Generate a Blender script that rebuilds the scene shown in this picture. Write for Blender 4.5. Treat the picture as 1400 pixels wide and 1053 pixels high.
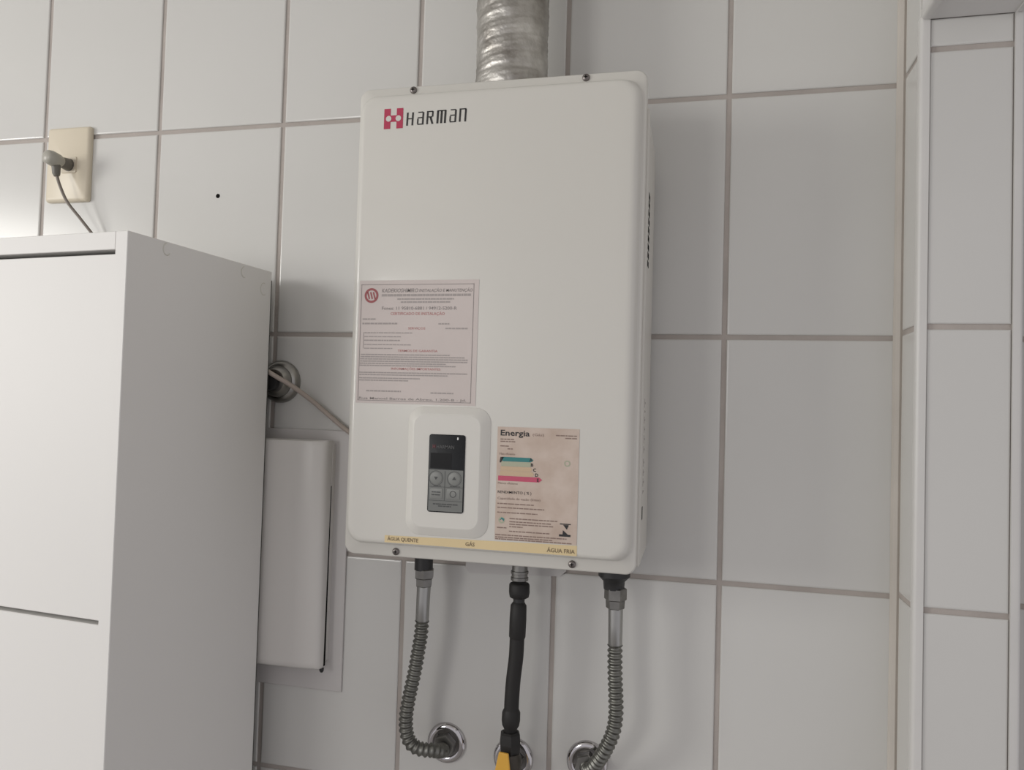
import bpy, bmesh, math, random
from mathutils import Vector, Matrix, Quaternion, noise

random.seed(7)
S = bpy.context.scene
COL = S.collection
for o in list(bpy.data.objects):
    bpy.data.objects.remove(o)

# ------------------------------------------------------------------ camera
cam_d = bpy.data.cameras.new('camera')
cam = bpy.data.objects.new('camera', cam_d)
COL.objects.link(cam)
S.camera = cam
YAW, PITCH, ROLL = -0.2347, 0.0313, 0.0293
CAM = Vector((0.9918, -0.9787, 1.5))
_f = Vector((math.sin(YAW) * math.cos(PITCH), math.cos(YAW) * math.cos(PITCH), math.sin(PITCH)))
_r = Vector((math.cos(YAW), -math.sin(YAW), 0))
_u = _r.cross(_f)
_rt = math.cos(ROLL) * _r + math.sin(ROLL) * _u
_up = -math.sin(ROLL) * _r + math.cos(ROLL) * _u
M = Matrix((_rt, _up, -_f)).transposed().to_4x4()
M.translation = CAM
cam.matrix_world = M
cam_d.sensor_fit = 'HORIZONTAL'
cam_d.sensor_width = 36.0
cam_d.lens = 36.0 * 1050 / 1400
cam_d.clip_start = 0.02

# ------------------------------------------------------------------ world and light
wd = bpy.data.worlds.new('world')
S.world = wd
wd.use_nodes = True
bg = wd.node_tree.nodes['Background']
bg.inputs[0].default_value = (0.975, 0.945, 0.985, 1)
bg.inputs[1].default_value = 0.575

def area(name, loc, aim, sx, sy, watts, col):
    ld = bpy.data.lights.new(name, 'AREA')
    ld.shape = 'RECTANGLE'
    ld.size, ld.size_y, ld.energy, ld.color = sx, sy, watts, col
    lo = bpy.data.objects.new(name, ld)
    COL.objects.link(lo)
    lo.location = loc
    lo.rotation_euler = (Vector(aim) - Vector(loc)).to_track_quat('-Z', 'Y').to_euler()


area('window_light', (-2.05, -1.80, 1.82), (-0.8, 0, 1.8), 0.9, 0.9, 34, (1.0, 0.985, 0.94))    # daylight from the window at the left
area('front_left_light', (-0.48, -2.6, 1.74), (0.5, 0, 1.6), 0.50, 0.60, 9.8, (1.0, 0.98, 0.945))    # daylight from an opening behind the camera, to its left

S.view_settings.view_transform = 'Standard'
S.view_settings.look = 'None'
S.view_settings.gamma = 1
S.view_settings.use_curve_mapping = False
S.view_settings.exposure = 0.0

# ------------------------------------------------------------------ helpers
def mat(name, col, rough=0.5, metal=0.0, spec=0.5, vary=0.0, vscale=6.0, bump=0.0, bscale=40.0, col2=None, coat=0.0):
    m = bpy.data.materials.new(name)
    m.use_nodes = True
    nt = m.node_tree
    b = nt.nodes['Principled BSDF']
    b.inputs['Roughness'].default_value = rough
    b.inputs['Metallic'].default_value = metal
    b.inputs['Specular IOR Level'].default_value = spec
    b.inputs['Coat Weight'].default_value = coat
    b.inputs['Coat Roughness'].default_value = 0.1
    c = tuple(col) + (1,)
    b.inputs['Base Color'].default_value = c
    tc = nt.nodes.new('ShaderNodeTexCoord')
    if vary or col2:
        n = nt.nodes.new('ShaderNodeTexNoise')
        n.inputs['Scale'].default_value = vscale
        n.inputs['Detail'].default_value = 4
        nt.links.new(tc.outputs['Object'], n.inputs['Vector'])
        r = nt.nodes.new('ShaderNodeValToRGB')
        r.color_ramp.elements[0].position = 0.32
        r.color_ramp.elements[1].position = 0.68
        c2 = tuple(col2) if col2 else tuple(x * (1 - vary) for x in col)
        r.color_ramp.elements[0].color = c2 + (1,)
        r.color_ramp.elements[1].color = c
        nt.links.new(n.outputs['Fac'], r.inputs['Fac'])
        nt.links.new(r.outputs['Color'], b.inputs['Base Color'])
    if bump:
        n2 = nt.nodes.new('ShaderNodeTexNoise')
        n2.inputs['Scale'].default_value = bscale
        n2.inputs['Detail'].default_value = 3
        nt.links.new(tc.outputs['Object'], n2.inputs['Vector'])
        bp = nt.nodes.new('ShaderNodeBump')
        bp.inputs['Strength'].default_value = bump
        bp.inputs['Distance'].default_value = 0.002
        nt.links.new(n2.outputs['Fac'], bp.inputs['Height'])
        nt.links.new(bp.outputs['Normal'], b.inputs['Normal'])
    return m

MT = {}
MT['tile'] = mat('glazed_white_tile', (0.635, 0.629, 0.602), 0.2, vary=0.03, vscale=3, bump=0.03, bscale=9)
MT['grout'] = mat('beige_grout', (0.47, 0.425, 0.39), 0.9, vary=0.16, vscale=14, bump=0.3, bscale=300)
MT['sealant'] = mat('cream_sealant', (0.60, 0.56, 0.505), 0.7, vary=0.12, vscale=9)
MT['trim'] = mat('white_corner_strip', (0.665, 0.655, 0.63), 0.4, vary=0.05, vscale=10)
MT['plaster'] = mat('white_plaster', (0.7, 0.69, 0.67), 0.85, bump=0.1, bscale=120)
MT['floor'] = mat('grey_floor', (0.36, 0.34, 0.32), 0.4, vary=0.15, vscale=3)
MT['enamel'] = mat('ivory_enamel', (0.635, 0.62, 0.572), 0.32, spec=0.35, vary=0.015, vscale=3, coat=0.45)
MT['enamel_case'] = mat('ivory_sheet_steel', (0.62, 0.60, 0.55), 0.4)
MT['plastic_white'] = mat('white_plastic', (0.70, 0.69, 0.66), 0.3)
MT['bezel'] = mat('ivory_plastic_bezel', (0.645, 0.63, 0.585), 0.42, spec=0.35)
MT['board'] = mat('white_board', (0.575, 0.555, 0.54), 0.35)
MT['bracket'] = mat('grey_white_bracket', (0.55, 0.535, 0.52), 0.5)
MT['breaker'] = mat('greyed_white_plastic', (0.68, 0.66, 0.63), 0.3)
MT['cab'] = mat('white_melamine', (0.775, 0.763, 0.735), 0.5, spec=0.4, vary=0.02, vscale=2)
MT['cab_side'] = mat('white_melamine_side', (0.70, 0.69, 0.655), 0.45, vary=0.04, vscale=2.5)
MT['glue'] = mat('old_glue_marks', (0.66, 0.645, 0.585), 0.6)
MT['cabdark'] = mat('dark_board_and_shade', (0.06, 0.055, 0.05), 0.9)  # near-black inner boards, also the painted shadow line on the back edge
MT['plate'] = mat('cream_plastic', (0.69, 0.62, 0.49), 0.4)
MT['plate_dark'] = mat('cream_socket', (0.62, 0.55, 0.43), 0.45)
MT['plug'] = mat('grey_translucent_rubber', (0.40, 0.385, 0.335), 0.35)
MT['plug_dark'] = mat('dark_grey_rubber', (0.14, 0.13, 0.11), 0.4)
MT['cord'] = mat('brown_grey_cord', (0.20, 0.17, 0.145), 0.5)
MT['cable'] = mat('beige_cable', (0.42, 0.36, 0.315), 0.55)
MT['chrome'] = mat('polished_chrome', (0.58, 0.565, 0.57), 0.09, 1.0, bump=0.05, bscale=60)
MT['chrome_old'] = mat('dull_chrome', (0.40, 0.39, 0.37), 0.3, 1.0, vary=0.35, vscale=30)
MT['steel'] = mat('stainless_steel', (0.40, 0.40, 0.385), 0.33, 1.0)
MT['hose'] = mat('corrugated_steel', (0.235, 0.235, 0.215), 0.42, 1.0, vary=0.2, vscale=60)
MT['nutdull'] = mat('zinc_nut', (0.27, 0.265, 0.25), 0.4, 1.0, vary=0.25, vscale=60)
MT['valve'] = mat('grimy_brass_valve', (0.085, 0.075, 0.062), 0.45, 0.6, vary=0.3, vscale=50)
MT['black'] = mat('black_rubber', (0.012, 0.011, 0.010), 0.6)
MT['blackp'] = mat('black_plastic', (0.02, 0.02, 0.02), 0.45)
MT['yellow'] = mat('yellow_lever', (0.72, 0.40, 0.06), 0.4)
MT['alu'] = mat('crumpled_aluminium', (0.62, 0.605, 0.57), 0.4, 1.0, vscale=26, col2=(0.26, 0.24, 0.215), bump=0.8, bscale=90)
MT['screw'] = mat('dark_screw', (0.22, 0.20, 0.19), 0.4, 0.9)
MT['hole'] = mat('black_hole', (0.012, 0.011, 0.010), 0.95, spec=0.05)
MT['red'] = mat('crimson_print', (0.43, 0.028, 0.078), 0.5)
MT['ink'] = mat('black_print', (0.018, 0.017, 0.017), 0.5)
MT['paper'] = mat('faded_pink_paper', (0.60, 0.535, 0.505), 0.6, vary=0.06, vscale=14)
MT['paper_edge'] = mat('paper_margin', (0.635, 0.585, 0.55), 0.6)
MT['inkgrey'] = mat('faded_grey_print', (0.27, 0.245, 0.235), 0.7)
MT['inklight'] = mat('pale_grey_print', (0.37, 0.335, 0.32), 0.7)
MT['inkred'] = mat('faded_red_print', (0.33, 0.10, 0.105), 0.7)
MT['inkpink'] = mat('pink_red_print', (0.47, 0.20, 0.19), 0.7)
MT['kraft'] = mat('stained_beige_paper', (0.60, 0.505, 0.435), 0.6, vscale=38, col2=(0.49, 0.385, 0.315))
MT['inkbrown'] = mat('brown_print', (0.25, 0.18, 0.15), 0.7)
MT['teal'] = mat('teal_print', (0.035, 0.20, 0.20), 0.6)
MT['palegreen'] = mat('faded_green_print', (0.40, 0.41, 0.30), 0.6)
MT['paleorange'] = mat('faded_orange_print', (0.56, 0.42, 0.28), 0.6)
MT['pink'] = mat('pink_print', (0.52, 0.085, 0.15), 0.6)
MT['strip'] = mat('yellow_strip', (0.70, 0.56, 0.32), 0.5, vary=0.06, vscale=20)
MT['stripink'] = mat('strip_print', (0.20, 0.15, 0.09), 0.6)
MT['disp'] = mat('glossy_black_panel', (0.014, 0.015, 0.017), 0.45, spec=0.25)
MT['screen'] = mat('black_screen', (0.004, 0.004, 0.005), 0.35, spec=0.2)
MT['keypad'] = mat('grey_keypad', (0.155, 0.16, 0.15), 0.4)
MT['keylight'] = mat('light_grey_key', (0.205, 0.21, 0.197), 0.4)
MT['keydark'] = mat('dark_grey_print', (0.06, 0.062, 0.06), 0.5)
MT['led'] = mat('white_led', (0.7, 0.7, 0.68), 0.3)
MT['dimred'] = mat('dim_red_print', (0.10, 0.02, 0.025), 0.5)
MT['dimgrey'] = mat('dim_grey_print', (0.075, 0.075, 0.075), 0.5)


class MB:
    """collects geometry in world metres, built as one mesh object"""
    def __init__(s):
        s.v = []
        s.f = []

    def add(s, vs, fs):
        b = len(s.v)
        s.v += [tuple(p) for p in vs]
        s.f += [tuple(i + b for i in f) for f in fs]
        return s

    def box(s, x0, x1, y0, y1, z0, z1):
        vs = [(x, y, z) for z in (z0, z1) for y in (y0, y1) for x in (x0, x1)]
        return s.add(vs, [(0, 2, 3, 1), (4, 5, 7, 6), (0, 1, 5, 4), (2, 6, 7, 3), (0, 4, 6, 2), (1, 3, 7, 5)])

    def poly_xz(s, pts, y, t=0.0):
        """flat polygon in the wall plane facing -Y, optional thickness t backwards (+Y)"""
        n = len(pts)
        a = sum(pts[i][0] * pts[(i + 1) % n][1] - pts[(i + 1) % n][0] * pts[i][1] for i in range(n))
        if a < 0:
            pts = pts[::-1]
        if not t:
            return s.add([(p[0], y, p[1]) for p in pts], [tuple(range(n))])
        vs = [(p[0], y, p[1]) for p in pts] + [(p[0], y + t, p[1]) for p in pts]
        fs = [tuple(range(n)), tuple(range(2 * n - 1, n - 1, -1))]
        fs += [(i, i + n, (i + 1) % n + n, (i + 1) % n) for i in range(n)]
        return s.add(vs, fs)

    def rect(s, x0, x1, z0, z1, y, t=0.0):
        return s.poly_xz([(x0, z0), (x1, z0), (x1, z1), (x0, z1)], y, t)

    def disc(s, x, z, r, y, n=24, t=0.0):
        return s.poly_xz([(x + r * math.cos(2 * math.pi * i / n), z + r * math.sin(2 * math.pi * i / n)) for i in range(n)], y, t)

    def ring(s, x, z, r0, r1, y, n=28):
        vs, fs = [], []
        for i in range(n):
            c, q = math.cos(2 * math.pi * i / n), math.sin(2 * math.pi * i / n)
            vs += [(x + r0 * c, y, z + r0 * q), (x + r1 * c, y, z + r1 * q)]
        for i in range(n):
            j = (i + 1) % n
            fs.append((2 * i, 2 * i + 1, 2 * j + 1, 2 * j))
        return s.add(vs, fs)

    def tube(s, pts, rad, n=16, cap=True, twist=0.0, up=None):
        pts = [Vector(p) for p in pts]
        k = len(pts)
        if not hasattr(rad, '__len__'):
            rad = [rad] * k
        T = []
        for i in range(k):
            d = pts[min(i + 1, k - 1)] - pts[max(i - 1, 0)]
            if d.length < 1e-9:
                d = T[-1] if T else Vector((0, 0, 1))
            T.append(d.normalized())
        a = up or (Vector((1, 0, 0)) if abs(T[0].x) < 0.9 else Vector((0, 0, 1)))
        nrm = (a - T[0] * a.dot(T[0])).normalized()
        vs, fs = [], []
        for i in range(k):
            if i:
                q = T[i - 1].rotation_difference(T[i])
                nrm = (q @ nrm)
                nrm = (nrm - T[i] * nrm.dot(T[i])).normalized()
            bi = T[i].cross(nrm)
            for j in range(n):
                t = 2 * math.pi * j / n + twist
                vs.append(pts[i] + (nrm * math.cos(t) + bi * math.sin(t)) * rad[i])
        for i in range(k - 1):
            for j in range(n):
                j2 = (j + 1) % n
                fs.append((i * n + j, i * n + j2, (i + 1) * n + j2, (i + 1) * n + j))
        if cap:
            fs.append(tuple(range(n - 1, -1, -1)))
            fs.append(tuple((k - 1) * n + j for j in range(n)))
        return s.add(vs, fs)

    def lathe(s, base, axis, prof, n=32, twist=0.0):
        """prof = [(distance along axis, radius)]"""
        base, axis = Vector(base), Vector(axis).normalized()
        a = Vector((1, 0, 0)) if abs(axis.x) < 0.9 else Vector((0, 0, 1))
        u = (a - axis * a.dot(axis)).normalized()
        w = axis.cross(u)
        vs, fs = [], []
        k = len(prof)
        for d, r in prof:
            for j in range(n):
                t = 2 * math.pi * j / n + twist
                vs.append(base + axis * d + (u * math.cos(t) + w * math.sin(t)) * max(r, 1e-5))
        for i in range(k - 1):
            for j in range(n):
                j2 = (j + 1) % n
                fs.append((i * n + j, i * n + j2, (i + 1) * n + j2, (i + 1) * n + j))
        fs.append(tuple(range(n - 1, -1, -1)))
        fs.append(tuple((k - 1) * n + j for j in range(n)))
        return s.add(vs, fs)

    def loft_rr(s, rings, seg=6):
        """rings of rounded rectangles in XZ: (x0,x1,z0,z1,radius,y); capped"""
        vs, fs = [], []
        m = 4 * (seg + 1)
        for x0, x1, z0, z1, r, y in rings:
            for cx, cz, a0 in ((x1 - r, z1 - r, 0), (x0 + r, z1 - r, 90), (x0 + r, z0 + r, 180), (x1 - r, z0 + r, 270)):
                for i in range(seg + 1):
                    a = math.radians(a0 + 90 * i / seg)
                    vs.append((cx + r * math.cos(a), y, cz + r * math.sin(a)))
        for k in range(len(rings) - 1):
            for j in range(m):
                j2 = (j + 1) % m
                fs.append((k * m + j, k * m + j2, (k + 1) * m + j2, (k + 1) * m + j))
        fs.append(tuple(range(m - 1, -1, -1)))
        fs.append(tuple((len(rings) - 1) * m + j for j in range(m)))
        return s.add(vs, fs)

    def text(s, body, x, z, size, y, width=None, bold=0.0, shear=0.0):
        """body set in the wall plane, lower left corner at x,z; width stretches it"""
        cu = bpy.data.curves.new('lettering', 'FONT')
        cu.body = body
        cu.size = 1.0
        cu.offset = bold
        cu.shear = shear
        cu.resolution_u = 2
        o = bpy.data.objects.new('lettering', cu)
        COL.objects.link(o)
        dg = bpy.context.evaluated_depsgraph_get()
        me = bpy.data.meshes.new_from_object(o.evaluated_get(dg))
        xs = [v.co.x for v in me.vertices]
        if xs:
            sx = size if width is None else width / max(1e-6, max(xs) - min(xs))
            x0 = min(xs)
            s.add([(x + (v.co.x - x0) * sx, y, z + v.co.y * size) for v in me.vertices], [tuple(p.vertices) for p in me.polygons])
        bpy.data.objects.remove(o)
        bpy.data.curves.remove(cu)
        bpy.data.meshes.remove(me)
        return s

    def words(s, x0, x1, z, h, y, gap=0.0011, lo=0.002, hi=0.007):
        """a line of print too small to read: word-long dashes"""
        x = x0
        while x < x1 - 0.001:
            w = min(random.uniform(lo, hi), x1 - x)
            s.rect(x, x + w, z, z + h, y)
            x += w + gap
        return s

    def build(s, name, m, parent=None, smooth=False, angle=35):
        me = bpy.data.meshes.new(name)
        og = Vector((0, 0, 0))
        p = parent
        while p is not None:
            og += p.location
            p = p.parent
        me.from_pydata([(v[0] - og.x, v[1] - og.y, v[2] - og.z) for v in s.v], [], s.f)
        me.update()
        bm = bmesh.new()
        bm.from_mesh(me)
        bmesh.ops.recalc_face_normals(bm, faces=bm.faces) if not getattr(s, 'flat', False) else None
        bm.to_mesh(me)
        bm.free()
        me.materials.append(MT[m] if isinstance(m, str) else m)
        if smooth:
            me.polygons.foreach_set('use_smooth', [True] * len(me.polygons))
            me.set_sharp_from_angle(angle=math.radians(angle))
        o = bpy.data.objects.new(name, me)
        COL.objects.link(o)
        if parent is not None:
            o.parent = parent
        return o


class Flat(MB):
    """print lying on a surface: keeps its facing"""
    flat = True


def tag(o, label=None, cat=None, group=None, kind=None):
    if label:
        o['label'] = label
    if cat:
        o['category'] = cat
    if group:
        o['group'] = group
    if kind:
        o['kind'] = kind
    return o


def thing(name, label, cat, loc, group=None):
    o = bpy.data.objects.new(name, None)
    o.empty_display_size = 0.02
    COL.objects.link(o)
    o.location = loc
    return tag(o, label, cat, group)


def struct(name, mb, m, label=None, cat=None, smooth=False):
    return tag(mb.build(name, m, None, smooth), label, cat, None, 'structure')


def bevel(o, w, seg=2):
    b = o.modifiers.new('bevel', 'BEVEL')
    b.width = w
    b.segments = seg
    b.limit_method = 'ANGLE'
    return o


def spline(pts, step):
    """Catmull-Rom through pts resampled to an even step"""
    P = [Vector(p) for p in pts]
    P = [P[0] * 2 - P[1]] + P + [P[-1] * 2 - P[-2]]
    out = []
    for i in range(1, len(P) - 2):
        for k in range(40):
            t = k / 40
            a, b, c, d = P[i - 1], P[i], P[i + 1], P[i + 2]
            out.append(0.5 * ((2 * b) + (c - a) * t + (2 * a - 5 * b + 4 * c - d) * t * t + (3 * b - a - 3 * c + d) * t ** 3))
    out.append(P[-2])
    res = [out[0]]
    acc = 0.0
    for a, b in zip(out, out[1:]):
        L = (b - a).length
        while acc + L >= step:
            a = a + (b - a) * ((step - acc) / L)
            L = (b - a).length
            res.append(a)
            acc = 0.0
        acc += L
    res.append(out[-1])
    return res


# ------------------------------------------------------------------ the setting: tiled wall, pillar, beam, floor, ceiling
TW, TH, G = 0.205, 0.301, 0.0062          # tile pitch and joint width
ZJ = 1.8972                               # a horizontal joint
ZC = 2.499                                # ceiling
PX0, PX1, PY = 1.2225, 1.3200, -0.080     # pillar
GR = 0.0022                               # joint recess

wall = struct('wall_back', MB().box(-1.25, 2.05, GR, 0.12, 0, ZC), 'grout', 'wall of tall white glazed tiles with beige joints behind the heater', 'wall')
floor = struct('floor', MB().box(-1.25, 2.05, -3.0, 0.12, -0.08, 0), 'floor', 'grey floor under the white cabinet', 'floor')
ceil = struct('ceiling', MB().box(-1.25, 2.05, -3.0, 0.12, ZC, ZC + 0.08), 'plaster', 'white ceiling above the tiled wall', 'ceiling')

_tiles = {}
def tile_mesh(w, h, d=0.006):
    key = (round(w, 4), round(h, 4), d)
    if key not in _tiles:
        b = 0.0022
        x, z = w / 2, h / 2
        vs = [(-x, d, -z), (x, d, -z), (x, d, z), (-x, d, z)]
        vs += [(-x, 0.0011, -z), (x, 0.0011, -z), (x, 0.0011, z), (-x, 0.0011, z)]
        i = 0.0009
        vs += [(-x + i, 0.0003, -z + i), (x - i, 0.0003, -z + i), (x - i, 0.0003, z - i), (-x + i, 0.0003, z - i)]
        vs += [(-x + b, 0, -z + b), (x - b, 0, -z + b), (x - b, 0, z - b), (-x + b, 0, z - b)]
        fs = [(12, 13, 14, 15)]
        for k in (0, 4, 8):
            for j in range(4):
                fs.append((k + j, k + (j + 1) % 4, k + 4 + (j + 1) % 4, k + 4 + j))
        me = bpy.data.meshes.new('tile')
        me.from_pydata(vs, [], fs)
        me.update()
        me.materials.append(MT['tile'])
        _tiles[key] = me
    return _tiles[key]


def tile(parent, cx, cy, cz, w, h, rz=0.0, name='tile'):
    o = bpy.data.objects.new(name, tile_mesh(w, h))
    COL.objects.link(o)
    o.parent = parent
    o.location = (cx, cy, cz)
    o.rotation_euler = (random.uniform(-1, 1) * 0.0016, 0, rz + random.uniform(-1, 1) * 0.0016)
    return o


rows = []
z = ZJ - 7 * TH
while z < ZC - 0.01:
    a, b = max(z, 0.0), min(z + TH, ZC)
    if b - a > 0.03:
        rows.append((a + (G / 2 if a > 0 else 0), b - (G / 2 if b < ZC else 0)))
    z += TH
cols = [(k * TW + G / 2, (k + 1) * TW - G / 2) for k in range(-6, 5)]
cols.append((5 * TW + G / 2, PX0 - 0.002))
cols += [(PX1 + 0.004 + k * TW, PX1 + 0.004 + (k + 1) * TW - G) for k in range(3)]
for x0, x1 in cols:
    for z0, z1 in rows:
        tile(wall, (x0 + x1) / 2, 0.0, (z0 + z1) / 2, x1 - x0, z1 - z0)
hole = MB().lathe((0.309, 0.0004, 1.7978), (0, -1, 0), [(0, 0.0032), (0.0007, 0.0032), (0.0009, 0.0024)], 14).build('drill_hole', 'hole', wall)
tag(hole, 'small black drilled hole')

ZS = 1.9352                               # soffit of the beam
pil = struct('wall_pillar', MB().box(PX0 + GR, PX1 - GR, PY + GR, 0.10, 0, ZC), 'grout', 'narrow tiled pillar with white corner strips at the right', 'pillar')
ZP = ZJ + 0.0050
z = ZP - 7 * TH
while z < ZC - 0.01:
    a, b = max(z, 0.0), min(z + TH, ZC)
    z0, z1 = a + (G / 2 if a > 0 else 0), b - (G / 2 if b < ZC else 0)
    f1 = min(z1, ZS)
    if f1 - z0 > 0.01:
        tile(pil, (PX0 + PX1) / 2, PY, (z0 + f1) / 2, PX1 - PX0 - 0.0172, f1 - z0)
    o = tile(pil, PX0, (PY - 0.004) / 2 - 0.001, (z0 + z1) / 2, -PY - 0.022, z1 - z0, math.radians(-90))
    o.rotation_euler = (0, 0, math.radians(-90))
    z += TH
# cream sealant run down the inner corner, uneven width
mb = MB()
k = 60
pts = [(PX0 - 0.0005, -0.0015, ZC * i / k) for i in range(k + 1)]
mb.tube(pts, [0.0062 + 0.0012 * noise.noise((0, 0, p[2] * 6)) for p in pts], 8)
struct('trim_1', mb, 'sealant', 'cream sealant line in the corner between tiled wall and pillar', 'sealant', True)


def corner_strip(name, p0, p1, sx, sy, label, leg=0.0078):
    """rounded L strip on an outer corner running p0 to p1; sx, sy: unit directions of the two legs (back from the corner)"""
    p0, p1, sx, sy = Vector(p0), Vector(p1), Vector(sx), Vector(sy)
    t, r = 0.0022, 0.004
    out = -(sx + sy)
    prof = []
    c0 = out * t
    prof.append(sx * leg + (-sy) * t)
    ctr = sx * (r - t) + sy * (r - t)
    for i in range(6):
        a = math.pi / 2 * i / 5
        prof.append(ctr - sy * r * math.cos(a) - sx * r * math.sin(a))
    prof.append(sy * leg - sx * t)
    prof.append(sy * leg + sx * 0.001)
    prof.append(sx * 0.001 + sy * 0.001)
    prof.append(sx * leg + sy * 0.001)
    n = len(prof)
    m_ = MB()
    m_.add([p0 + q for q in prof] + [p1 + q for q in prof],
           [(i, (i + 1) % n, n + (i + 1) % n, n + i) for i in range(n)] + [tuple(range(n - 1, -1, -1)), tuple(range(n, 2 * n))])
    return struct(name, m_, 'trim', label, 'corner strip', True)


X_, Y_, Z_ = Vector((1, 0, 0)), Vector((0, 1, 0)), Vector((0, 0, 1))
corner_strip('trim_2', (PX0, PY, 0), (PX0, PY, ZS + 0.002), X_, Y_, 'white corner strip on the pillar edge nearest the heater')
corner_strip('trim_3', (PX1, PY, 0), (PX1, PY, ZS + 0.002), -X_, Y_, 'white corner strip on the far right edge of the pillar')
beam = struct('wall_beam', MB().box(PX0, PX1, -2.9, PY - 0.0005, ZS, ZC), 'plaster', 'white beam running forward from the top of the pillar', 'beam')
corner_strip('trim_4', (PX0, -2.9, ZS), (PX0, PY - 0.006, ZS), X_, Z_, 'white strip along the left lower edge of the overhead beam')
corner_strip('trim_5', (PX1, -2.9, ZS), (PX1, PY - 0.006, ZS), -X_, Z_, 'white strip along the right lower edge of the overhead beam')

# ------------------------------------------------------------------ tall cabinet
CB = Vector((0.4269, -0.0420, 0.0))       # back right foot
CZ = 1.6772
CANG = math.radians(5.30)
CWID, CDEP, CT = 0.36, 0.2475, 0.0165
cabinet = thing('storage_cabinet', 'tall white melamine cabinet with flat doors standing at the left', 'cabinet', CB)
cabinet.rotation_euler = (0, 0, -CANG)


def cpart(name, x0, x1, y0, y1, z0, z1, m, bv=0.0006, parent=None):
    """x measured from the right side leftwards as negative, y from the back forwards as negative"""
    m_ = MB().box(x0, x1, y0, y1, z0, z1)
    me = bpy.data.meshes.new(name)
    me.from_pydata(m_.v, [], m_.f)
    me.materials.append(MT[m])
    o = bpy.data.objects.new(name, me)
    COL.objects.link(o)
    o.parent = parent or cabinet
    if bv:
        bevel(o, bv, 1)
    return o


sp = cpart('side_panel', -CT, 0, -CDEP, 0, 0, CZ, 'cab')
cpart('side_panel', -CWID, -CWID + CT, -CDEP, 0, 0, CZ, 'cab')
cpart('top_panel', -CWID + CT, -CT, -CDEP, -0.003, CZ - 0.0195, CZ, 'cab')
cpart('bottom_panel', -CWID + CT, -CT, -CDEP + 0.02, -0.003, 0.06, 0.06 + CT, 'cab')
cpart('plinth', -CWID + CT, -CT, -CDEP + 0.02, -CDEP + 0.035, 0, 0.06, 'cab')
cpart('back_panel', -CWID + CT, -CT, -0.007, -0.003, 0.06, CZ - 0.0195, 'cabdark')
cpart('shelf', -CWID + CT, -CT, -CDEP + 0.03, -0.008, 1.2580, 1.2660, 'cabdark')
zs = [0.064, 0.655, 1.2622, CZ - 0.0195]
for i in range(3):
    d = cpart('door', -CWID + CT + 0.001, -CT - 0.0006, -CDEP + 0.002, -CDEP + 0.018, zs[i] + (0.0022 if i else 0), zs[i + 1] - (0.0022 if i < 2 else 0.0045), 'cab', 0.0008)
# old glue rings near the top of the right side
def glue(y, z, r, a0, a1):
    m_ = MB()
    pts = [(0.0003, -y + r * math.cos(math.radians(a)), z + r * 1.25 * math.sin(math.radians(a))) for a in range(a0, a1 + 1, 15)]
    m_.tube(pts, 0.0006, 5)
    me = bpy.data.meshes.new('glue_mark')
    me.from_pydata(m_.v, [], m_.f)
    me.materials.append(MT['glue'])
    o = bpy.data.objects.new('glue_mark', me)
    COL.objects.link(o)
    o.parent = sp
glue(0.192, CZ - 0.0085, 0.0055, 95, 330)
glue(0.058, CZ - 0.0105, 0.0055, 95, 300)
glue(0.017, CZ - 0.0260, 0.0065, 75, 300)
cpart('edge_shadow', 0.0, 0.0004, -0.0012, 0.0, 0, CZ - 0.012, 'cabdark', 0, sp)  # shadow line of the back edge, put in as a thin dark strip

# ------------------------------------------------------------------ wall socket, plug and cord
out = thing('wall_socket', 'cream plastic socket plate on the tiled wall above the cabinet', 'socket', (0.0505, 0, 1.855))
x0, x1, z0, z1 = 0.0125, 0.0895, 1.7965, 1.9115
MB().loft_rr([(x0, x1, z0, z1, 0.004, 0.0), (x0, x1, z0, z1, 0.004, -0.004), (x0 + 0.001, x1 - 0.001, z0 + 0.001, z1 - 0.001, 0.004, -0.0065),
              (x0 + 0.004, x1 - 0.004, z0 + 0.004, z1 - 0.004, 0.004, -0.0085)], 4).build('plate', 'plate', out, True, 50)
sx, sz = 0.0555, 1.8520
so = MB().loft_rr([(sx - 0.0135, sx + 0.0135, sz - 0.0125, sz + 0.0125, 0.002, -0.0085), (sx - 0.013, sx + 0.013, sz - 0.012, sz + 0.012, 0.002, -0.0098)], 3).build('socket_insert', 'plate_dark', out, True, 50)
MB().lathe((sx, -0.0096, sz), (0, -1, 0), [(0, 0.0098), (0.0005, 0.0098), (0.0006, 0.009)], 20).build('socket_well', 'plug_dark', so, True)

plug = thing('power_plug', 'grey right-angle plug pushed into the cream wall socket', 'plug', (sx, -0.01, sz))
MB().lathe((sx, -0.0103, sz), (0, -1, 0), [(0, 0.0092), (0.004, 0.0092), (0.010, 0.0084), (0.016, 0.0072)], 20).build('plug_collar', 'plug_dark', plug, True)
mb = MB()
mb.tube([(sx + 0.0005, -0.023, sz + 0.0005), (sx, -0.030, sz), (sx, -0.041, sz), (sx, -0.049, sz), (sx, -0.052, sz)], [0.0070, 0.0100, 0.0112, 0.0100, 0.0055], 14)
MBg = mb.build('plug_grip', 'plug', plug, True, 60)
mb = MB().tube([(sx, -0.0335, sz - 0.004), (sx + 0.001, -0.0335, sz - 0.012), (sx + 0.0012, -0.0330, sz - 0.020), (sx + 0.002, -0.0325, sz - 0.024)], [0.0070, 0.0062, 0.0056, 0.0042], 12)
relief = mb.build('strain_relief', 'plug_dark', plug, True, 60)
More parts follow.
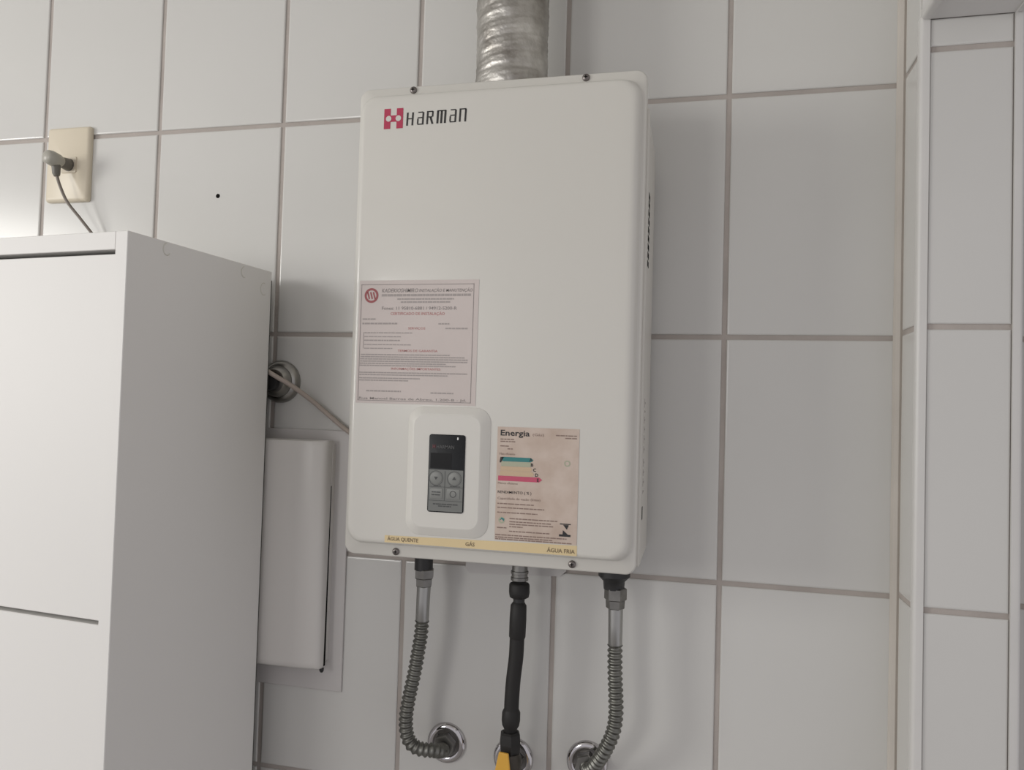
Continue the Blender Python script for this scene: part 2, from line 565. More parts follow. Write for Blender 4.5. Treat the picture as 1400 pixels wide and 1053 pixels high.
cp = spline([(sx + 0.002, -0.0325, sz - 0.023), (sx + 0.006, -0.0315, sz - 0.036), (sx + 0.018, -0.028, sz - 0.062), (sx + 0.038, -0.021, sz - 0.088),
             (sx + 0.062, -0.011, sz - 0.122), (sx + 0.085, -0.0055, sz - 0.165), (sx + 0.105, -0.005, sz - 0.24), (sx + 0.11, -0.005, sz - 0.50)], 0.006)
MB().tube(cp, 0.0022, 8).build('cord', 'cord', plug, True, 80)

# ------------------------------------------------------------------ white board, breaker box, valve and cable left of the heater
bd = MB().box(0.30, 0.5325, -0.0035, 0.0, 1.1085, 1.4635).build('wall_board', 'board')
tag(bevel(bd, 0.0012), 'flat white board fixed to the tiles behind the breaker box', 'board')

bk = thing('breaker_box', 'white plastic breaker box half hidden behind the tall cabinet', 'breaker box', (0.43, -0.0035, 1.30))
bx0, bx1, bz0, bz1 = 0.345, 0.5115, 1.1480, 1.4480
MB().loft_rr([(bx0 + 0.002, bx1 + 0.0005, bz0, bz1, 0.006, -0.0035), (bx0 + 0.002, bx1 + 0.0005, bz0, bz1, 0.006, -0.0115), (bx0 + 0.004, bx1 - 0.0015, bz0 + 0.002, bz1 - 0.002, 0.006, -0.0125)], 4).build('back_frame', 'breaker', bk, True, 50)
# bowed cover: profile in XY extruded along Z with rounded ends
mb = MB()
rings = []
px = [(bx0, -0.0130), (bx0, -0.026), (bx0 + 0.006, -0.031), (bx0 + 0.03, -0.0335), (bx1 - 0.070, -0.0350), (bx1 - 0.040, -0.0345), (bx1 - 0.022, -0.0330),
      (bx1 - 0.008, -0.0310), (bx1 - 0.002, -0.0280), (bx1, -0.0235), (bx1, -0.0130)]
zz = [(bz0 - 0.0035, 0.55), (bz0 - 0.0035, 0.8), (bz0 - 0.001, 0.93), (bz0 + 0.006, 1.0), (bz1 - 0.006, 1.0), (bz1 + 0.0005, 0.94), (bz1 + 0.002, 0.8), (bz1 + 0.002, 0.55)]
n = len(px)
vs, fs = [], []
for zc, s_ in zz:
    for x, y in px:
        vs.append((x, -0.0130 + (y + 0.0130) * s_, zc))
for i in range(len(zz) - 1):
    for j in range(n):
        j2 = (j + 1) % n
        fs.append((i * n + j, i * n + j2, (i + 1) * n + j2, (i + 1) * n + j))
fs += [tuple(range(n)), tuple(range((len(zz) - 1) * n, len(zz) * n))]
mb.add(vs, fs)
cov = mb.build('cover', 'breaker', bk, True, 50)
mb = MB()
mb.add([(bx1 - 0.004, -0.0128, bz1 - 0.06), (bx1 + 0.0007, -0.0128, bz1 - 0.06), (bx1 + 0.0007, -0.0122, bz1 - 0.06), (bx1 - 0.004, -0.0122, bz1 - 0.06),
        (bx1 - 0.004, -0.0165, bz0 - 0.002), (bx1 + 0.0007, -0.0165, bz0 - 0.002), (bx1 + 0.0007, -0.0128, bz0 - 0.002), (bx1 - 0.004, -0.0128, bz0 - 0.002)],
       [(0, 1, 2, 3), (4, 7, 6, 5), (0, 4, 5, 1), (1, 5, 6, 2), (2, 6, 7, 3), (3, 7, 4, 0)])
mb.build('seam', 'hole', bk)
MB().lathe((bx1 - 0.0005, -0.020, bz0 - 0.0035), (0, 0, -1), [(0, 0.003), (0.003, 0.003), (0.0055, 0.0018)], 12).build('latch', 'blackp', bk, True)

vx, vz = 0.4235, 1.5290
val = thing('water_valve', 'round chrome wall valve peeping out from behind the cabinet', 'valve', (vx, 0, vz))
MB().lathe((vx, 0.0, vz), (0, -1, 0), [(0, 0.0295), (0.003, 0.0300), (0.007, 0.0285), (0.010, 0.0255), (0.0115, 0.0225), (0.0105, 0.0215)], 36).build('flange', 'chrome_old', val, True, 60)
MB().lathe((vx, -0.009, vz), (0, -1, 0), [(0, 0.0222), (0.004, 0.0222), (0.010, 0.020), (0.014, 0.0165)], 32).build('bonnet', 'chrome_old', val, True, 40)
MB().lathe((vx - 0.002, -0.020, vz - 0.001), (0, -1, 0), [(0, 0.012), (0.007, 0.0125), (0.010, 0.011)], 24).build('stem_cap', 'blackp', val, True, 40)
cab = MB()
pts = spline([(0.398, -0.034, 1.5530), (0.416, -0.0355, 1.5450), (0.432, -0.0335, 1.5360), (0.452, -0.021, 1.5225), (0.476, -0.010, 1.5040), (0.505, -0.007, 1.4815), (0.535, -0.007, 1.4610), (0.575, -0.006, 1.445), (0.63, -0.006, 1.44)], 0.006)
cab.tube(pts, 0.0034, 8)
tag(cab.build('flat_cable', 'cable', None, True, 80), 'thin beige cable sloping from the chrome valve to behind the heater', 'cable')

# ------------------------------------------------------------------ water heater
HX0, HX1, HZ0, HZ1 = 0.5968, 0.9342, 1.3262, 1.8742
heater = thing('water_heater', 'ivory gas water heater with two stickers and a red logo on its front', 'water heater', (0.766, 0, 1.3262))
# casing
mb = MB()
cx0, cx1 = 0.600, 0.9370
prof = [(-0.012, 1.334), (-0.138, 1.334), (-0.138, 1.834), (-0.133, 1.834), (-0.126, 1.822), (-0.030, 1.822), (-0.012, 1.808)]
n = len(prof)
mb.add([(cx0, y, z) for y, z in prof] + [(cx1, y, z) for y, z in prof],
       [tuple(range(n)), tuple(range(2 * n - 1, n - 1, -1))] + [(i, (i + 1) % n, n + (i + 1) % n, n + i) for i in range(n)])
case = bevel(mb.build('casing', 'enamel_case', heater), 0.002)
# lower wall bracket, seen below the heater
mb = MB().poly_xz([(0.7035, 1.2905), (0.7085, 1.2835), (0.829, 1.2885), (0.8365, 1.2955), (0.8365, 1.345), (0.7035, 1.345)], -0.004, 0.0034)
mb.build('wall_bracket', 'bracket', heater)
# front cover: flange then raised face
mb = MB()
mb.loft_rr([(HX0, HX1, HZ0, HZ1, 0.012, -0.134), (HX0, HX1, HZ0, HZ1, 0.012, -0.1425), (HX0 + 0.0007, HX1 - 0.0007, HZ0 + 0.0007, HZ1 - 0.0007, 0.0115, -0.1445),
            (HX0 + 0.002, HX1 - 0.002, HZ0 + 0.002, HZ1 - 0.002, 0.0105, -0.1455), (HX0 + 0.004, HX1 - 0.004, HZ0 + 0.0135, HZ1 - 0.011, 0.018, -0.1458),
            (HX0 + 0.0048, HX1 - 0.0052, HZ0 + 0.0150, HZ1 - 0.0125, 0.0185, -0.1475), (HX0 + 0.0058, HX1 - 0.0062, HZ0 + 0.0158, HZ1 - 0.0133, 0.0190, -0.1520),
            (HX0 + 0.0072, HX1 - 0.0085, HZ0 + 0.0168, HZ1 - 0.0142, 0.0195, -0.1555), (HX0 + 0.0098, HX1 - 0.0120, HZ0 + 0.0185, HZ1 - 0.0158, 0.0190, -0.1574),
            (HX0 + 0.0135, HX1 - 0.0165, HZ0 + 0.0210, HZ1 - 0.0185, 0.0180, -0.1580)], 8)
cover = mb.build('front_cover', 'enamel', heater, True, 60)
YF = -0.1580
for x, z in ((0.6641, 1.8688), (0.8667, 1.8690), (0.6616, 1.3328), (0.8656, 1.3336)):
    m_ = MB().lathe((x, -0.1445, z), (0, -1, 0), [(0, 0.0042), (0.0022, 0.0042), (0.0036, 0.0030), (0.0040, 0.0012)], 16)
    sc = m_.build('screw', 'screw', heater, True, 40)
    Flat().rect(x - 0.0020, x + 0.0020, z - 0.0005, z + 0.0005, -0.1487).rect(x - 0.0005, x + 0.0005, z - 0.002, z + 0.002, -0.1488).build('screw_slot', 'hole', sc)
# slots in the right side
for i in range(9):
    zc = 1.742 - i * 0.0094
    MB().box(cx1 - 0.001, cx1 + 0.0003, -0.123, -0.104, zc - 0.0036, zc + 0.0028).build('vent_slot', 'hole', heater)
# worn lettering down the right side
mb = MB()
for z0_, z1_ in ((1.506, 1.516), (1.500, 1.503), (1.488, 1.496), (1.478, 1.485), (1.466, 1.475), (1.455, 1.463), (1.440, 1.449), (1.430, 1.437), (1.418, 1.427), (1.410, 1.414)):
    zc, y = (z0_ + z1_) / 2, -0.112
    mb.box(cx1 - 0.0005, cx1 + 0.0002, y, y + 0.004, z0_, z1_)
    mb.box(cx1 - 0.0005, cx1 + 0.0002, y + 0.004, y + 0.015, zc - 0.001, zc + 0.001)
tag(mb.build('side_lettering', 'inklight', heater), 'worn vertical lettering on the right side', kind='stuff')
MB().box(cx1 - 0.0005, cx1 + 0.0003, -0.118, -0.108, 1.382, 1.396).build('side_clip', 'hole', heater)

# --- brand logo
lx0, lx1, lz0, lz1 = 0.6338, 0.6572, 1.8200, 1.8436
lw, lh = lx1 - lx0, lz1 - lz0
E_ = 0.00025
mb = Flat()
mb.rect(lx0, lx0 + 0.34 * lw, lz0, lz1, YF - E_)
mb.rect(lx1 - 0.34 * lw, lx1, lz0, lz1, YF - E_)
mb.rect(lx0 + 0.34 * lw, lx1 - 0.34 * lw, lz0 + 0.34 * lh, lz0 + 0.66 * lh, YF - E_)
em = mb.build('brand_emblem', 'red', heater)
tag(em, 'crimson block emblem')
for s_ in (-1, 1):
    Flat().disc((lx0 + lx1) / 2 + s_ * 0.255 * lw, (lz0 + lz1) / 2, 0.145 * lw, YF - 2 * E_, 20).build('emblem_dot', 'enamel', em)
mb = Flat()
V_, T_ = 0.25, 0.085
R_ = lambda a, b, c, d: [(a, c), (b, c), (b, d), (a, d)]
LET = {
    'H': [R_(0, V_, 0, 1), R_(1 - V_, 1, 0, 1), R_(V_, 1 - V_, .48, .48 + T_)],
    'a': [R_(1 - V_, 1, 0, .95), R_(.05, V_, .0 + T_, .48), R_(.12, 1 - V_, 0, T_), R_(.12, 1 - V_, .50, .50 + T_), R_(.15, 1 - V_ + .1, 1 - T_, 1)],
    'R': [R_(0, V_, 0, 1), R_(V_, .85, 1 - T_, 1), R_(.72, .95, .56, .96), R_(V_, .8, .5, .5 + T_), [(.42, .5), (.68, .55), (1.02, 0), (.74, 0)]],
    'M': [R_(0, .22, 0, .97), R_(.40, .62, 0, .97), R_(.80, 1.02, 0, .97), R_(.05, .97, 1 - T_, 1)],
    'N': [R_(0, V_, 0, 1), R_(1 - V_, 1, 0, .95), R_(V_, .93, 1 - T_, 1)],
}
word = [('H', 0.6612), ('a', 0.6738), ('R', 0.6856), ('M', 0.6978), ('a', 0.7128), ('N', 0.7246)]
for ch, x in word:
    mb = Flat()
    wch = 0.0112 if ch == 'M' else 0.0086
    for pl in LET[ch]:
        mb.poly_xz([(x + px_ * wch + 0.0006 * pz_, 1.8225 + 0.00016 * ((x - 0.66) / 0.012) + pz_ * 0.0152) for px_, pz_ in pl], YF - E_)
    mb.build('brand_letter', 'ink', heater)

# --- certificate sticker
PX_0, PX_1, PZ_0, PZ_1 = 0.6108, 0.7545, 1.5022, 1.6436
CU = lambda x: PX_0 + (x - 60) / 855 * (PX_1 - PX_0)
CV = lambda y: PZ_1 - (y - 68) / 892 * (PZ_1 - PZ_0)
cert = Flat().rect(PX_0, PX_1, PZ_0, PZ_1, YF - 0.0003).build('certificate_sticker', 'paper', heater)
tag(cert, 'faded pink installation certificate sticker')
YT = YF - 0.0005
mb = Flat()
bl = 0.0006
xa, xb, za, zb = CU(74), CU(882), CV(942), CV(97)
mb.rect(xa, xb, zb - bl, zb, YT).rect(xa, xb, za, za + bl, YT).rect(xa, xa + bl, za, zb, YT).rect(xb - bl, xb, za, zb, YT)
mb.build('border_line', 'inkgrey', cert)
mb = Flat()
ex, ez = CU(150), CV(178)
mb.ring(ex, ez, 0.0060, 0.0086, YT)
for ox in (-0.0034, 0.0002, 0.0036):
    mb.poly_xz([(ex + ox - 0.0022, ez + 0.0036), (ex + ox - 0.0006, ez + 0.0044), (ex + ox + 0.0018, ez - 0.0036), (ex + ox + 0.0002, ez - 0.0044)], YT)
mb.build('round_emblem', 'inkred', cert)
for body, a, b, y, sz_, bo, sh in (('KADEKIOSHIMIRO', 225, 488, 156, 0.0064, 0.006, 0.25), ('INSTALAÇÃO E MANUTENÇÃO', 496, 872, 154, 0.0050, 0.004, 0.2),
                                   ('Fones: 11 95810-6881 / 94912-5200-R', 230, 766, 282, 0.0052, 0.006, 0), ('Rua Manoel Barros de Abreu, 1.200-B - Jd.', 84, 850, 932, 0.0036, 0.008, 0)):
    Flat().text(body, CU(a), CV(y), sz_, YT, CU(b) - CU(a), bo, sh).build('printed_line', 'inkgrey', cert)
for body, a, b, y, sz_ in (('CERTIFICADO DE INSTALAÇÃO', 295, 682, 320, 0.0046), ('SERVIÇOS', 425, 548, 424, 0.0036), ('TERMOS DE GARANTIA', 355, 640, 586, 0.0036), ('INFORMAÇÕES IMPORTANTES', 312, 664, 716, 0.0036)):
    Flat().text(body, CU(a), CV(y), sz_, YT, CU(b) - CU(a), 0.004).build('red_heading', 'inkpink', cert)
mb = Flat()
for y, a, b, h in ((185, 225, 860, .0026), (210, 340, 742, .0017), (232, 365, 720, .0017), (355, 90, 186, .0016), (388, 90, 345, .0018), (388, 640, 724, .0015), (421, 690, 845, .0016),
                   (453, 108, 455, .0011), (481, 108, 375, .0011), (509, 108, 368, .0014), (539, 108, 448, .0011), (566, 108, 315, .0011),
                   (876, 135, 388, .0016), (882, 600, 760, .0016)):
    mb.words(CU(a), CU(b), CV(y), h, YT, 0.0007)
for y, a, b in ((612, 85, 725), (628, 85, 835), (644, 82, 852), (660, 82, 850), (676, 80, 700), (691, 80, 770), (742, 80, 852), (758, 80, 715), (782, 80, 520), (798, 80, 440)):
    mb.words(CU(a), CU(b), CV(y), 0.0013, YT, 0.0005)
mb.rect(CU(100), CU(104), CV(562), CV(446), YT)
tag(mb.build('fine_print', 'inklight', cert), kind='stuff')

# --- energy sticker
EX0, EX1, EZ0, EZ1 = 0.7810, 0.8718, 1.3566, 1.4803
EU = lambda x: EX0 + (x - 55) / 655 * (EX1 - EX0)
EV = lambda y: EZ1 - (y - 60) / 915 * (EZ1 - EZ0)
en = Flat().rect(EX0, EX1, EZ0, EZ1, YF - 0.0003).build('energy_sticker', 'kraft', heater)
tag(en, 'stained beige energy label with teal and pink bars')
mb = Flat()
for body, a, b, y, sz_, bo, m_ in (('Energia', 80, 316, 130, 0.0088, 0.018, 'ink'), ('RENDIMENTO ( % )', 70, 342, 598, 0.0040, 0.006, 'ink'), ('(Gás)', 340, 430, 126, 0.0040, 0, 'inkbrown'),
                                   ('Mais eficiente', 76, 202, 287, 0.0034, 0, 'inkbrown'), ('Menos eficiente', 70, 230, 524, 0.0034, 0, 'inkbrown'),
                                   ('Capacidade de vazão (l/min)', 70, 415, 648, 0.0038, 0, 'inkbrown')):
    Flat().text(body, EU(a), EV(y), sz_, YT, EU(b) - EU(a), bo).build('printed_line', m_, en)
for y, a, b in ((120, 525, 690), (140, 600, 690), (165, 80, 190), (183, 80, 200), (220, 80, 160), (242, 140, 182), (686, 70, 370), (718, 70, 448), (757, 70, 395), (880, 72, 150),
                (803, 172, 555), (828, 172, 505), (848, 172, 522), (868, 172, 280), (905, 170, 500), (938, 60, 630), (957, 60, 520), (972, 60, 670)):
    mb.words(EU(a), EU(b), EV(y), 0.0012, YT, 0.0007)
tag(mb.build('fine_print', 'inkbrown', en), kind='stuff')


def bar(y0, y1, a, b, m, tip=0.0):
    p = [(EU(a), EV(y1)), (EU(b), EV(y1)), (EU(b + tip), EV((y0 + y1) / 2)), (EU(b), EV(y0)), (EU(a), EV(y0))] if tip else [(EU(a), EV(y1)), (EU(b), EV(y1)), (EU(b), EV(y0)), (EU(a), EV(y0))]
    return Flat().poly_xz(p, YT).build('rating_bar', m, en)


bar(304, 339, 100, 330, 'teal', 22)
bar(341, 378, 92, 325, 'palegreen', 14)
bar(380, 416, 88, 330, 'paleorange', 14)
bar(418, 455, 84, 345, 'paleorange', 14)
bar(457, 497, 70, 400, 'pink', 26)
mb = Flat()
for x, y, c in ((318, 332, 'A'), (332, 372, 'B'), (350, 412, 'C'), (368, 452, 'D'), (384, 492, 'E')):
    Flat().text(c, EU(x), EV(y), 0.0050, YT - 0.0002, None, 0.02).build('rating_letter', 'ink', en)
mb.poly_xz([(EU(78), EV(350)), (EU(90), EV(350)), (EU(112), EV(305)), (EU(84), EV(305))], YT)
mb.build('pointer_mark', 'ink', en)
mb = Flat()
# hourglass-like mark at the lower right
mb.rect(EU(575), EU(660), EV(820), EV(812), YT)
mb.poly_xz([(EU(600), EV(822)), (EU(645), EV(822)), (EU(630), EV(858))], YT - 0.0001)
mb.build('seal_mark', 'ink', en)
mb = Flat()
mb.poly_xz([(EU(598), EV(898)), (EU(600), EV(864)), (EU(640), EV(898))], YT - 0.0001)
mb.rect(EU(570), EU(660), EV(915), EV(898), YT)
mb.build('seal_mark', 'ink', en)
mb = Flat()
mb.ring(EU(108), EV(815), 0.0020, 0.0036, YT)
mb.build('round_mark', 'palegreen', en)
mb = Flat()
mb.ring(EU(620), EV(336), 0.0020, 0.0034, YT)
mb.build('round_mark', 'palegreen', en)
Flat().poly_xz([(EU(92), EV(818)), (EU(108), EV(792)), (EU(132), EV(806)), (EU(124), EV(824)), (EU(110), EV(806))], YT - 0.0001).build('leaf_mark', 'teal', en)

# --- yellow connection strip
st = Flat().poly_xz([(0.6522, 1.3448), (0.8722, 1.3448), (0.8722, 1.3560), (0.6522, 1.3528)], YF - 0.0002).build('connection_strip', 'strip', heater)
tag(st, 'yellow strip naming the hot water, gas and cold water connections')
for body, x, sz_, w_ in (('ÁGUA QUENTE', 0.6556, 0.0058, 0.0370), ('GÁS', 0.7480, 0.0060, 0.0105), ('ÁGUA FRIA', 0.8395, 0.0060, 0.0305)):
    Flat().text(body, x, 1.3473, sz_, YT, w_, 0.012).build('strip_lettering', 'stripink', st)

# --- control panel
bx = (0.6765, 0.7735, 1.3555, 1.5005)
bz_ = MB().loft_rr([(bx[0], bx[1], bx[2], bx[3], 0.017, -0.1575), (bx[0] + 0.0006, bx[1] - 0.0006, bx[2] + 0.0006, bx[3] - 0.0006, 0.017, -0.1586),
                    (bx[0] + 0.0075, bx[1] - 0.0090, bx[2] + 0.0090, bx[3] - 0.0080, 0.013, -0.1634), (bx[0] + 0.0090, bx[1] - 0.0110, bx[2] + 0.0105, bx[3] - 0.0100, 0.012, -0.1640)], 8)
bez = bz_.build('control_panel', 'bezel', heater, True, 14)
YD = -0.1650
dx0, dx1, dz0, dz1 = 0.7042, 0.7462, 1.3833, 1.4695
MB().loft_rr([(dx0, dx1, dz0, dz1, 0.0028, -0.1638), (dx0, dx1, dz0, dz1, 0.0028, -0.1647), (dx0 + 0.0004, dx1 - 0.0004, dz0 + 0.0004, dz1 - 0.0004, 0.0026, YD)], 4).build('display_panel', 'disp', bez, True, 40)
YE = YD - 0.00015
zk = 1.4305
Flat().rect(dx0 + 0.0012, dx1 - 0.0012, dz0 + 0.0012, zk, YE).build('keypad', 'keypad', bez)
Flat().rect(dx0 + 0.0022, dx0 + 0.0270, zk + 0.0014, zk + 0.0185, YE).build('screen', 'screen', bez)
Flat().rect(0.7368, 0.7384, 1.4640, 1.4668, YE).build('indicator_light', 'led', bez)
YG = YD - 0.0003
for x in (0.7137, 0.7350):
    b_ = MB().lathe((x, YE + 0.0001, 1.4210), (0, -1, 0), [(0, 0.0068), (0.0004, 0.0068), (0.0006, 0.0062)], 24).build('button', 'keylight', bez, True)
mb = Flat()
mb.poly_xz([(0.7137, 1.4190), (0.7160, 1.4226), (0.7114, 1.4226)], YE - 0.0008)
mb.poly_xz([(0.7350, 1.4236), (0.7374, 1.4198), (0.7326, 1.4198)], YE - 0.0008)
for x in (0.7137, 0.7350):
    mb.ring(x, 1.4210, 0.0078, 0.0083, YG)
mb.rect(dx0 + 0.0015, dx1 - 0.0015, 1.4112, 1.4117, YG).rect(dx0 + 0.0015, dx1 - 0.0015, 1.3960, 1.3965, YG).rect(0.7238, 0.7244, 1.3965, 1.4290, YG)
mb.words(0.7110, 0.7400, 1.3918, 0.0013, YG, 0.0005).words(0.7170, 0.7320, 1.3896, 0.0013, YG, 0.0005)
mb.words(0.7110, 0.7200, 1.4120, 0.0009, YG, 0.0004).words(0.7300, 0.7420, 1.4120, 0.0009, YG, 0.0004)
tag(mb.build('key_print', 'keydark', bez), kind='stuff')
for x, w_ in ((0.7072, 0.0145), (0.7266, 0.0150)):
    MB().loft_rr([(x, x + w_, 1.3985, 1.4095, 0.0014, YE + 0.0001), (x, x + w_, 1.3985, 1.4095, 0.0014, YE - 0.0003), (x + 0.0003, x + w_ - 0.0003, 1.3988, 1.4092, 0.0013, YE - 0.0004)], 3).build('button', 'keylight', bez, True)
mb = Flat()
mb.words(0.7092, 0.7200, 1.4050, 0.0012, YE - 0.0006, 0.0005).words(0.7092, 0.7190, 1.4020, 0.0012, YE - 0.0006, 0.0005)
mb.ring(0.7340, 1.4040, 0.0030, 0.0038, YE - 0.0006, 18)
tag(mb.build('key_print', 'keydark', bez), kind='stuff')
Flat().text('HARMAN', 0.7132, 1.4540, 0.0052, YG, 0.0205, 0.01).build('panel_lettering', 'dimgrey', bez)
Flat().rect(0.7085, 0.7096, 1.4540, 1.4582, YG).rect(0.7108, 0.7119, 1.4540, 1.4582, YG).rect(0.7096, 0.7108, 1.4555, 1.4566, YG).build('panel_emblem', 'dimred', bez)

# ------------------------------------------------------------------ flue duct
duct = thing('flue_duct', 'crumpled aluminium flue duct rising from the top of the heater', 'duct', (0.7665, -0.08, 1.82))
mb = MB()
n, k = 56, 260
vs, fs = [], []
zb_, zt_ = 1.842, ZC - 0.0005
for i in range(k + 1):
    zc = zb_ + (zt_ - zb_) * i / k
    cx_ = 0.7665 - 0.0015 * (zc - zb_) / 0.1 * (1 if zc < 2.0 else 0) - (0.0015 * 1.58 if zc >= 2.0 else 0)
    for j in range(n):
        a = 2 * math.pi * j / n
        ph = (zc - 0.0030 * math.sin(a + 0.6)) / 0.0205 - a / (2 * math.pi)
        rid = abs((ph % 1.0) - 0.5) * 2
        q = Vector((math.cos(a) * 1.3, math.sin(a) * 1.3, zc * 26))
        r = 0.0432 + 0.0010 * (1 - rid) ** 0.6 + 0.0009 * noise.noise(q) + 0.0007 * noise.noise(q * 2.7) + 0.0004 * math.sin(ph * 6 * math.pi)
        if zc < 1.90:
            r += 0.0012
        vs.append((cx_ + r * math.cos(a), -0.08 + r * math.sin(a), zc))
for i in range(k):
    for j in range(n):
        j2 = (j + 1) % n
        fs.append((i * n + j, i * n + j2, (i + 1) * n + j2, (i + 1) * n + j))
mb.add(vs, fs)
mb.build('duct_skin', 'alu', duct, True, 60)
MB().lathe((0.7665, -0.08, 1.8222), (0, 0, 1), [(0, 0.0455), (0.012, 0.0455), (0.014, 0.0435), (0.056, 0.0420)], 36).build('outlet_collar', 'enamel_case', duct, True, 40)

# ------------------------------------------------------------------ hoses
YH = -0.0525
def rosette(name, x, z, label, r=0.0262):
    t = thing(name, label, 'escutcheon', (x, 0, z), 'chrome wall rosettes under the heater')
    MB().lathe((x, 0.0006, z), (0, -1, 0), [(0, r), (0.0022, r), (0.0045, r * 0.97), (0.0062, r * 0.88), (0.0070, r * 0.76), (0.0060, r * 0.66), (0.0048, r * 0.60), (0.0050, r * 0.35)], 48).build('dome', 'chrome', t, True, 60)
    MB().lathe((x, -0.0045, z), (0, -1, 0), [(0, 0.0150), (0.010, 0.0150), (0.0115, 0.0138)], 6, 0.3).build('hex_nipple', 'nutdull', t)
    return t


def corrugated(pts, r0, amp, pitch):
    P = spline(pts, pitch / 8)
    m_ = MB()
    rad = []
    for i in range(len(P)):
        c = math.cos(2 * math.pi * i / 8)
        rad.append(r0 + amp * (c if c > 0 else c * 0.75))
    m_.tube(P, rad, 18)
    return m_


rosette('wall_rosette', 0.6840, 1.0600, 'chrome wall rosette at the lower end of the left corrugated hose')
rosette('wall_rosette', 0.7742, 1.0520, 'chrome wall rosette behind the gas valve with the yellow lever')
rosette('wall_rosette', 0.8694, 1.0600, 'chrome wall rosette at the lower end of the right corrugated hose')

# left hose
hl = thing('corrugated_hose', 'grey corrugated steel hose hanging from the left underside of the heater', 'hose', (0.6630, YH, 1.3053), 'corrugated water hoses')
MB().lathe((0.6626, YH, 1.3335), (0, 0, -1), [(0, 0.0116), (0.0395, 0.0116), (0.0405, 0.010)], 18).build('black_fitting', 'blackp', hl, True, 40)
MB().lathe((0.6638, YH, 1.2955), (0, 0, -1), [(0, 0.0118), (0.001, 0.0128), (0.011, 0.0128), (0.0125, 0.0112), (0.0215, 0.0108), (0.0225, 0.0095)], 6, 0.25).build('hex_nut', 'nutdull', hl)
MB().tube([(0.6638, YH, 1.2766), (0.6632, YH, 1.2561), (0.6628, YH, 1.2294), (0.6627, YH, 1.2279)], [0.0088, 0.0086, 0.0084, 0.0078], 24).build('sleeve', 'steel', hl, True, 40)
corrugated([(0.6628, YH, 1.2299), (0.6619, YH, 1.2130), (0.6589, YH, 1.1905), (0.6548, YH, 1.1638), (0.6491, YH - 0.001, 1.1330), (0.6460, YH - 0.001, 1.1084), (0.6471, YH, 1.0885),
            (0.6535, -0.0511, 1.0750), (0.6649, -0.0469, 1.0682), (0.6775, -0.0385, 1.0649), (0.6841, -0.0280, 1.0605), (0.6845, -0.0182, 1.0579), (0.6837, -0.0098, 1.0581)], 0.0080, 0.0012, 0.0066).build('corrugated_tube', 'hose', hl, True, 80)
# right hose
hr = thing('corrugated_hose', 'grey corrugated steel hose hanging from the right underside of the heater', 'hose', (0.9049, YH, 1.3053), 'corrugated water hoses')
MB().lathe((0.9023, YH, 1.3335), (0, 0, -1), [(0, 0.0190), (0.0285, 0.0190), (0.0345, 0.0130), (0.0440, 0.0122), (0.0445, 0.010)], 18).build('black_fitting', 'blackp', hr, True, 40)
MB().lathe((0.9044, YH, 1.2914), (0, 0, -1), [(0, 0.0120), (0.001, 0.0134), (0.0135, 0.0134), (0.0148, 0.0115), (0.0240, 0.0110), (0.0250, 0.0095)], 6, 0.0).build('hex_nut', 'nutdull', hr)
MB().tube([(0.9049, YH, 1.2694), (0.9052, YH, 1.2489), (0.9054, YH, 1.2233), (0.9054, YH, 1.2217)], [0.0088, 0.0086, 0.0084, 0.0078], 24).build('sleeve', 'steel', hr, True, 40)
corrugated([(0.9054, YH, 1.2238), (0.9057, YH, 1.2048), (0.9065, YH, 1.1843), (0.9078, YH, 1.1618), (0.9083, YH, 1.1413), (0.9057, YH, 1.1218), (0.8988, -0.0511, 1.1036),
            (0.8914, -0.0462, 1.0883), (0.8841, -0.0385, 1.0745), (0.8785, -0.0294, 1.0642), (0.8730, -0.0196, 1.0586), (0.8695, -0.0098, 1.0583)], 0.0080, 0.0012, 0.0066).build('corrugated_tube', 'hose', hr, True, 80)
# gas hose
hg = thing('gas_hose', 'black rubber gas hose hanging below the middle of the heater', 'hose', (0.7870, YH, 1.3053))
MB().lathe((0.7870, YH, 1.3335), (0, 0, -1), [(0, 0.0092), (0.031, 0.0096), (0.0315, 0.0108), (0.0345, 0.0108), (0.0350, 0.0098), (0.0385, 0.0098), (0.039, 0.0108), (0.0425, 0.0108), (0.043, 0.010)], 24).build('steel_adapter', 'nutdull', hg, True, 40)
MB().lathe((0.7871, YH, 1.2873), (0, 0, -1), [(0, 0.0112), (0.002, 0.0128), (0.011, 0.0130), (0.0165, 0.0120), (0.018, 0.0100)], 12).build('swivel_nut', 'black', hg, True, 50)
MB().tube([(0.7871, YH, 1.2709), (0.7870, YH, 1.2622), (0.7869, YH, 1.2612)], [0.0072, 0.0070, 0.0085], 18).build('neck', 'blackp', hg, True, 40)
MB().tube([(0.7869, YH, 1.2643), (0.7868, YH, 1.2602), (0.7865, YH, 1.2438), (0.7862, YH, 1.2223), (0.7861, YH, 1.2202)], [0.0070, 0.0098, 0.0104, 0.0102, 0.0092], 20).build('ferrule', 'black', hg, True, 50)
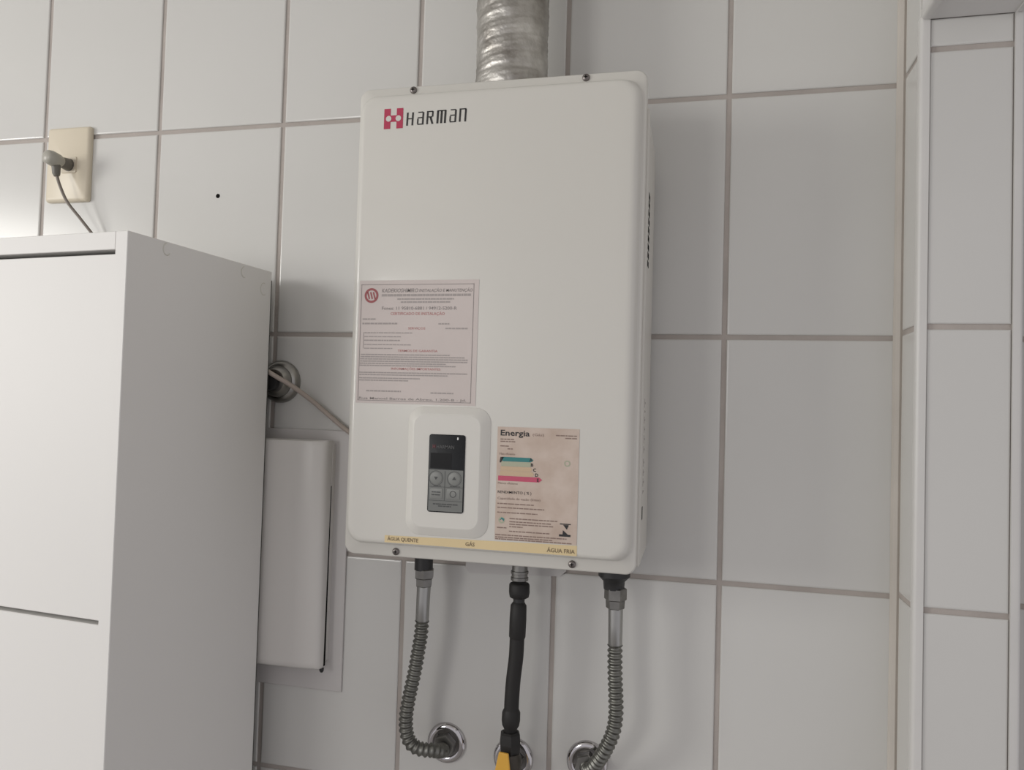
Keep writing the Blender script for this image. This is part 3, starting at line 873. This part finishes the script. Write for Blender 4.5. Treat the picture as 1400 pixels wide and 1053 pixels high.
P = spline([(0.7861, YH, 1.2233), (0.7855, YH, 1.1977), (0.7829, YH, 1.1700), (0.7817, YH, 1.1464), (0.7815, YH, 1.1331), (0.7813, YH, 1.1249), (0.7811, YH, 1.1146)], 0.004)
MB().tube(P, [0.0091] * len(P), 18).build('rubber_tube', 'black', hg, True, 80)
MB().tube([(0.7815, YH, 1.1341), (0.7814, YH, 1.1300), (0.7813, YH, 1.1208), (0.7812, YH, 1.1146), (0.7811, YH, 1.1105), (0.7811, YH, 1.1023)], [0.0092, 0.0112, 0.0114, 0.0104, 0.0080, 0.0075], 18).build('lower_ferrule', 'black', hg, True, 60)

# gas valve below it
gv = thing('gas_valve', 'dark gas valve with a yellow lever under the black hose', 'valve', (0.7809, YH, 1.0900))
MB().lathe((0.7811, YH, 1.1070), (0, 0, -1), [(0, 0.0105), (0.002, 0.0128), (0.014, 0.0138), (0.023, 0.0130), (0.026, 0.0120)], 6, 0.2).build('hex_nut', 'black', gv)
mb = MB().lathe((0.7811, YH, 1.0818), (0, 0, -1), [(0, 0.0120), (0.006, 0.0145), (0.020, 0.0150), (0.030, 0.0125), (0.036, 0.0100)], 24)
mb.lathe((0.7782, -0.0490, 1.0601), (-0.09, 1, -0.18), [(0, 0.0115), (0.052, 0.0115), (0.060, 0.0115)], 20)
mb.build('valve_body', 'valve', gv, True, 50)
mb = MB()
mb.add([(0.7722, -0.0735, 1.0895), (0.7838, -0.0735, 1.0885), (0.7890, -0.0735, 1.0500), (0.7645, -0.0735, 1.0500), (0.7890, -0.0735, 1.0200), (0.7640, -0.0735, 1.0200),
        (0.7724, -0.0700, 1.0897), (0.7840, -0.0700, 1.0887), (0.7892, -0.0700, 1.0503), (0.7647, -0.0700, 1.0503), (0.7892, -0.0700, 1.0203), (0.7642, -0.0700, 1.0203)],
       [(0, 3, 2, 1), (3, 5, 4, 2), (6, 7, 8, 9), (9, 8, 10, 11), (0, 1, 7, 6), (1, 2, 8, 7), (2, 4, 10, 8), (4, 5, 11, 10), (5, 3, 9, 11), (3, 0, 6, 9)])
bevel(mb.build('lever', 'yellow', gv), 0.0012)
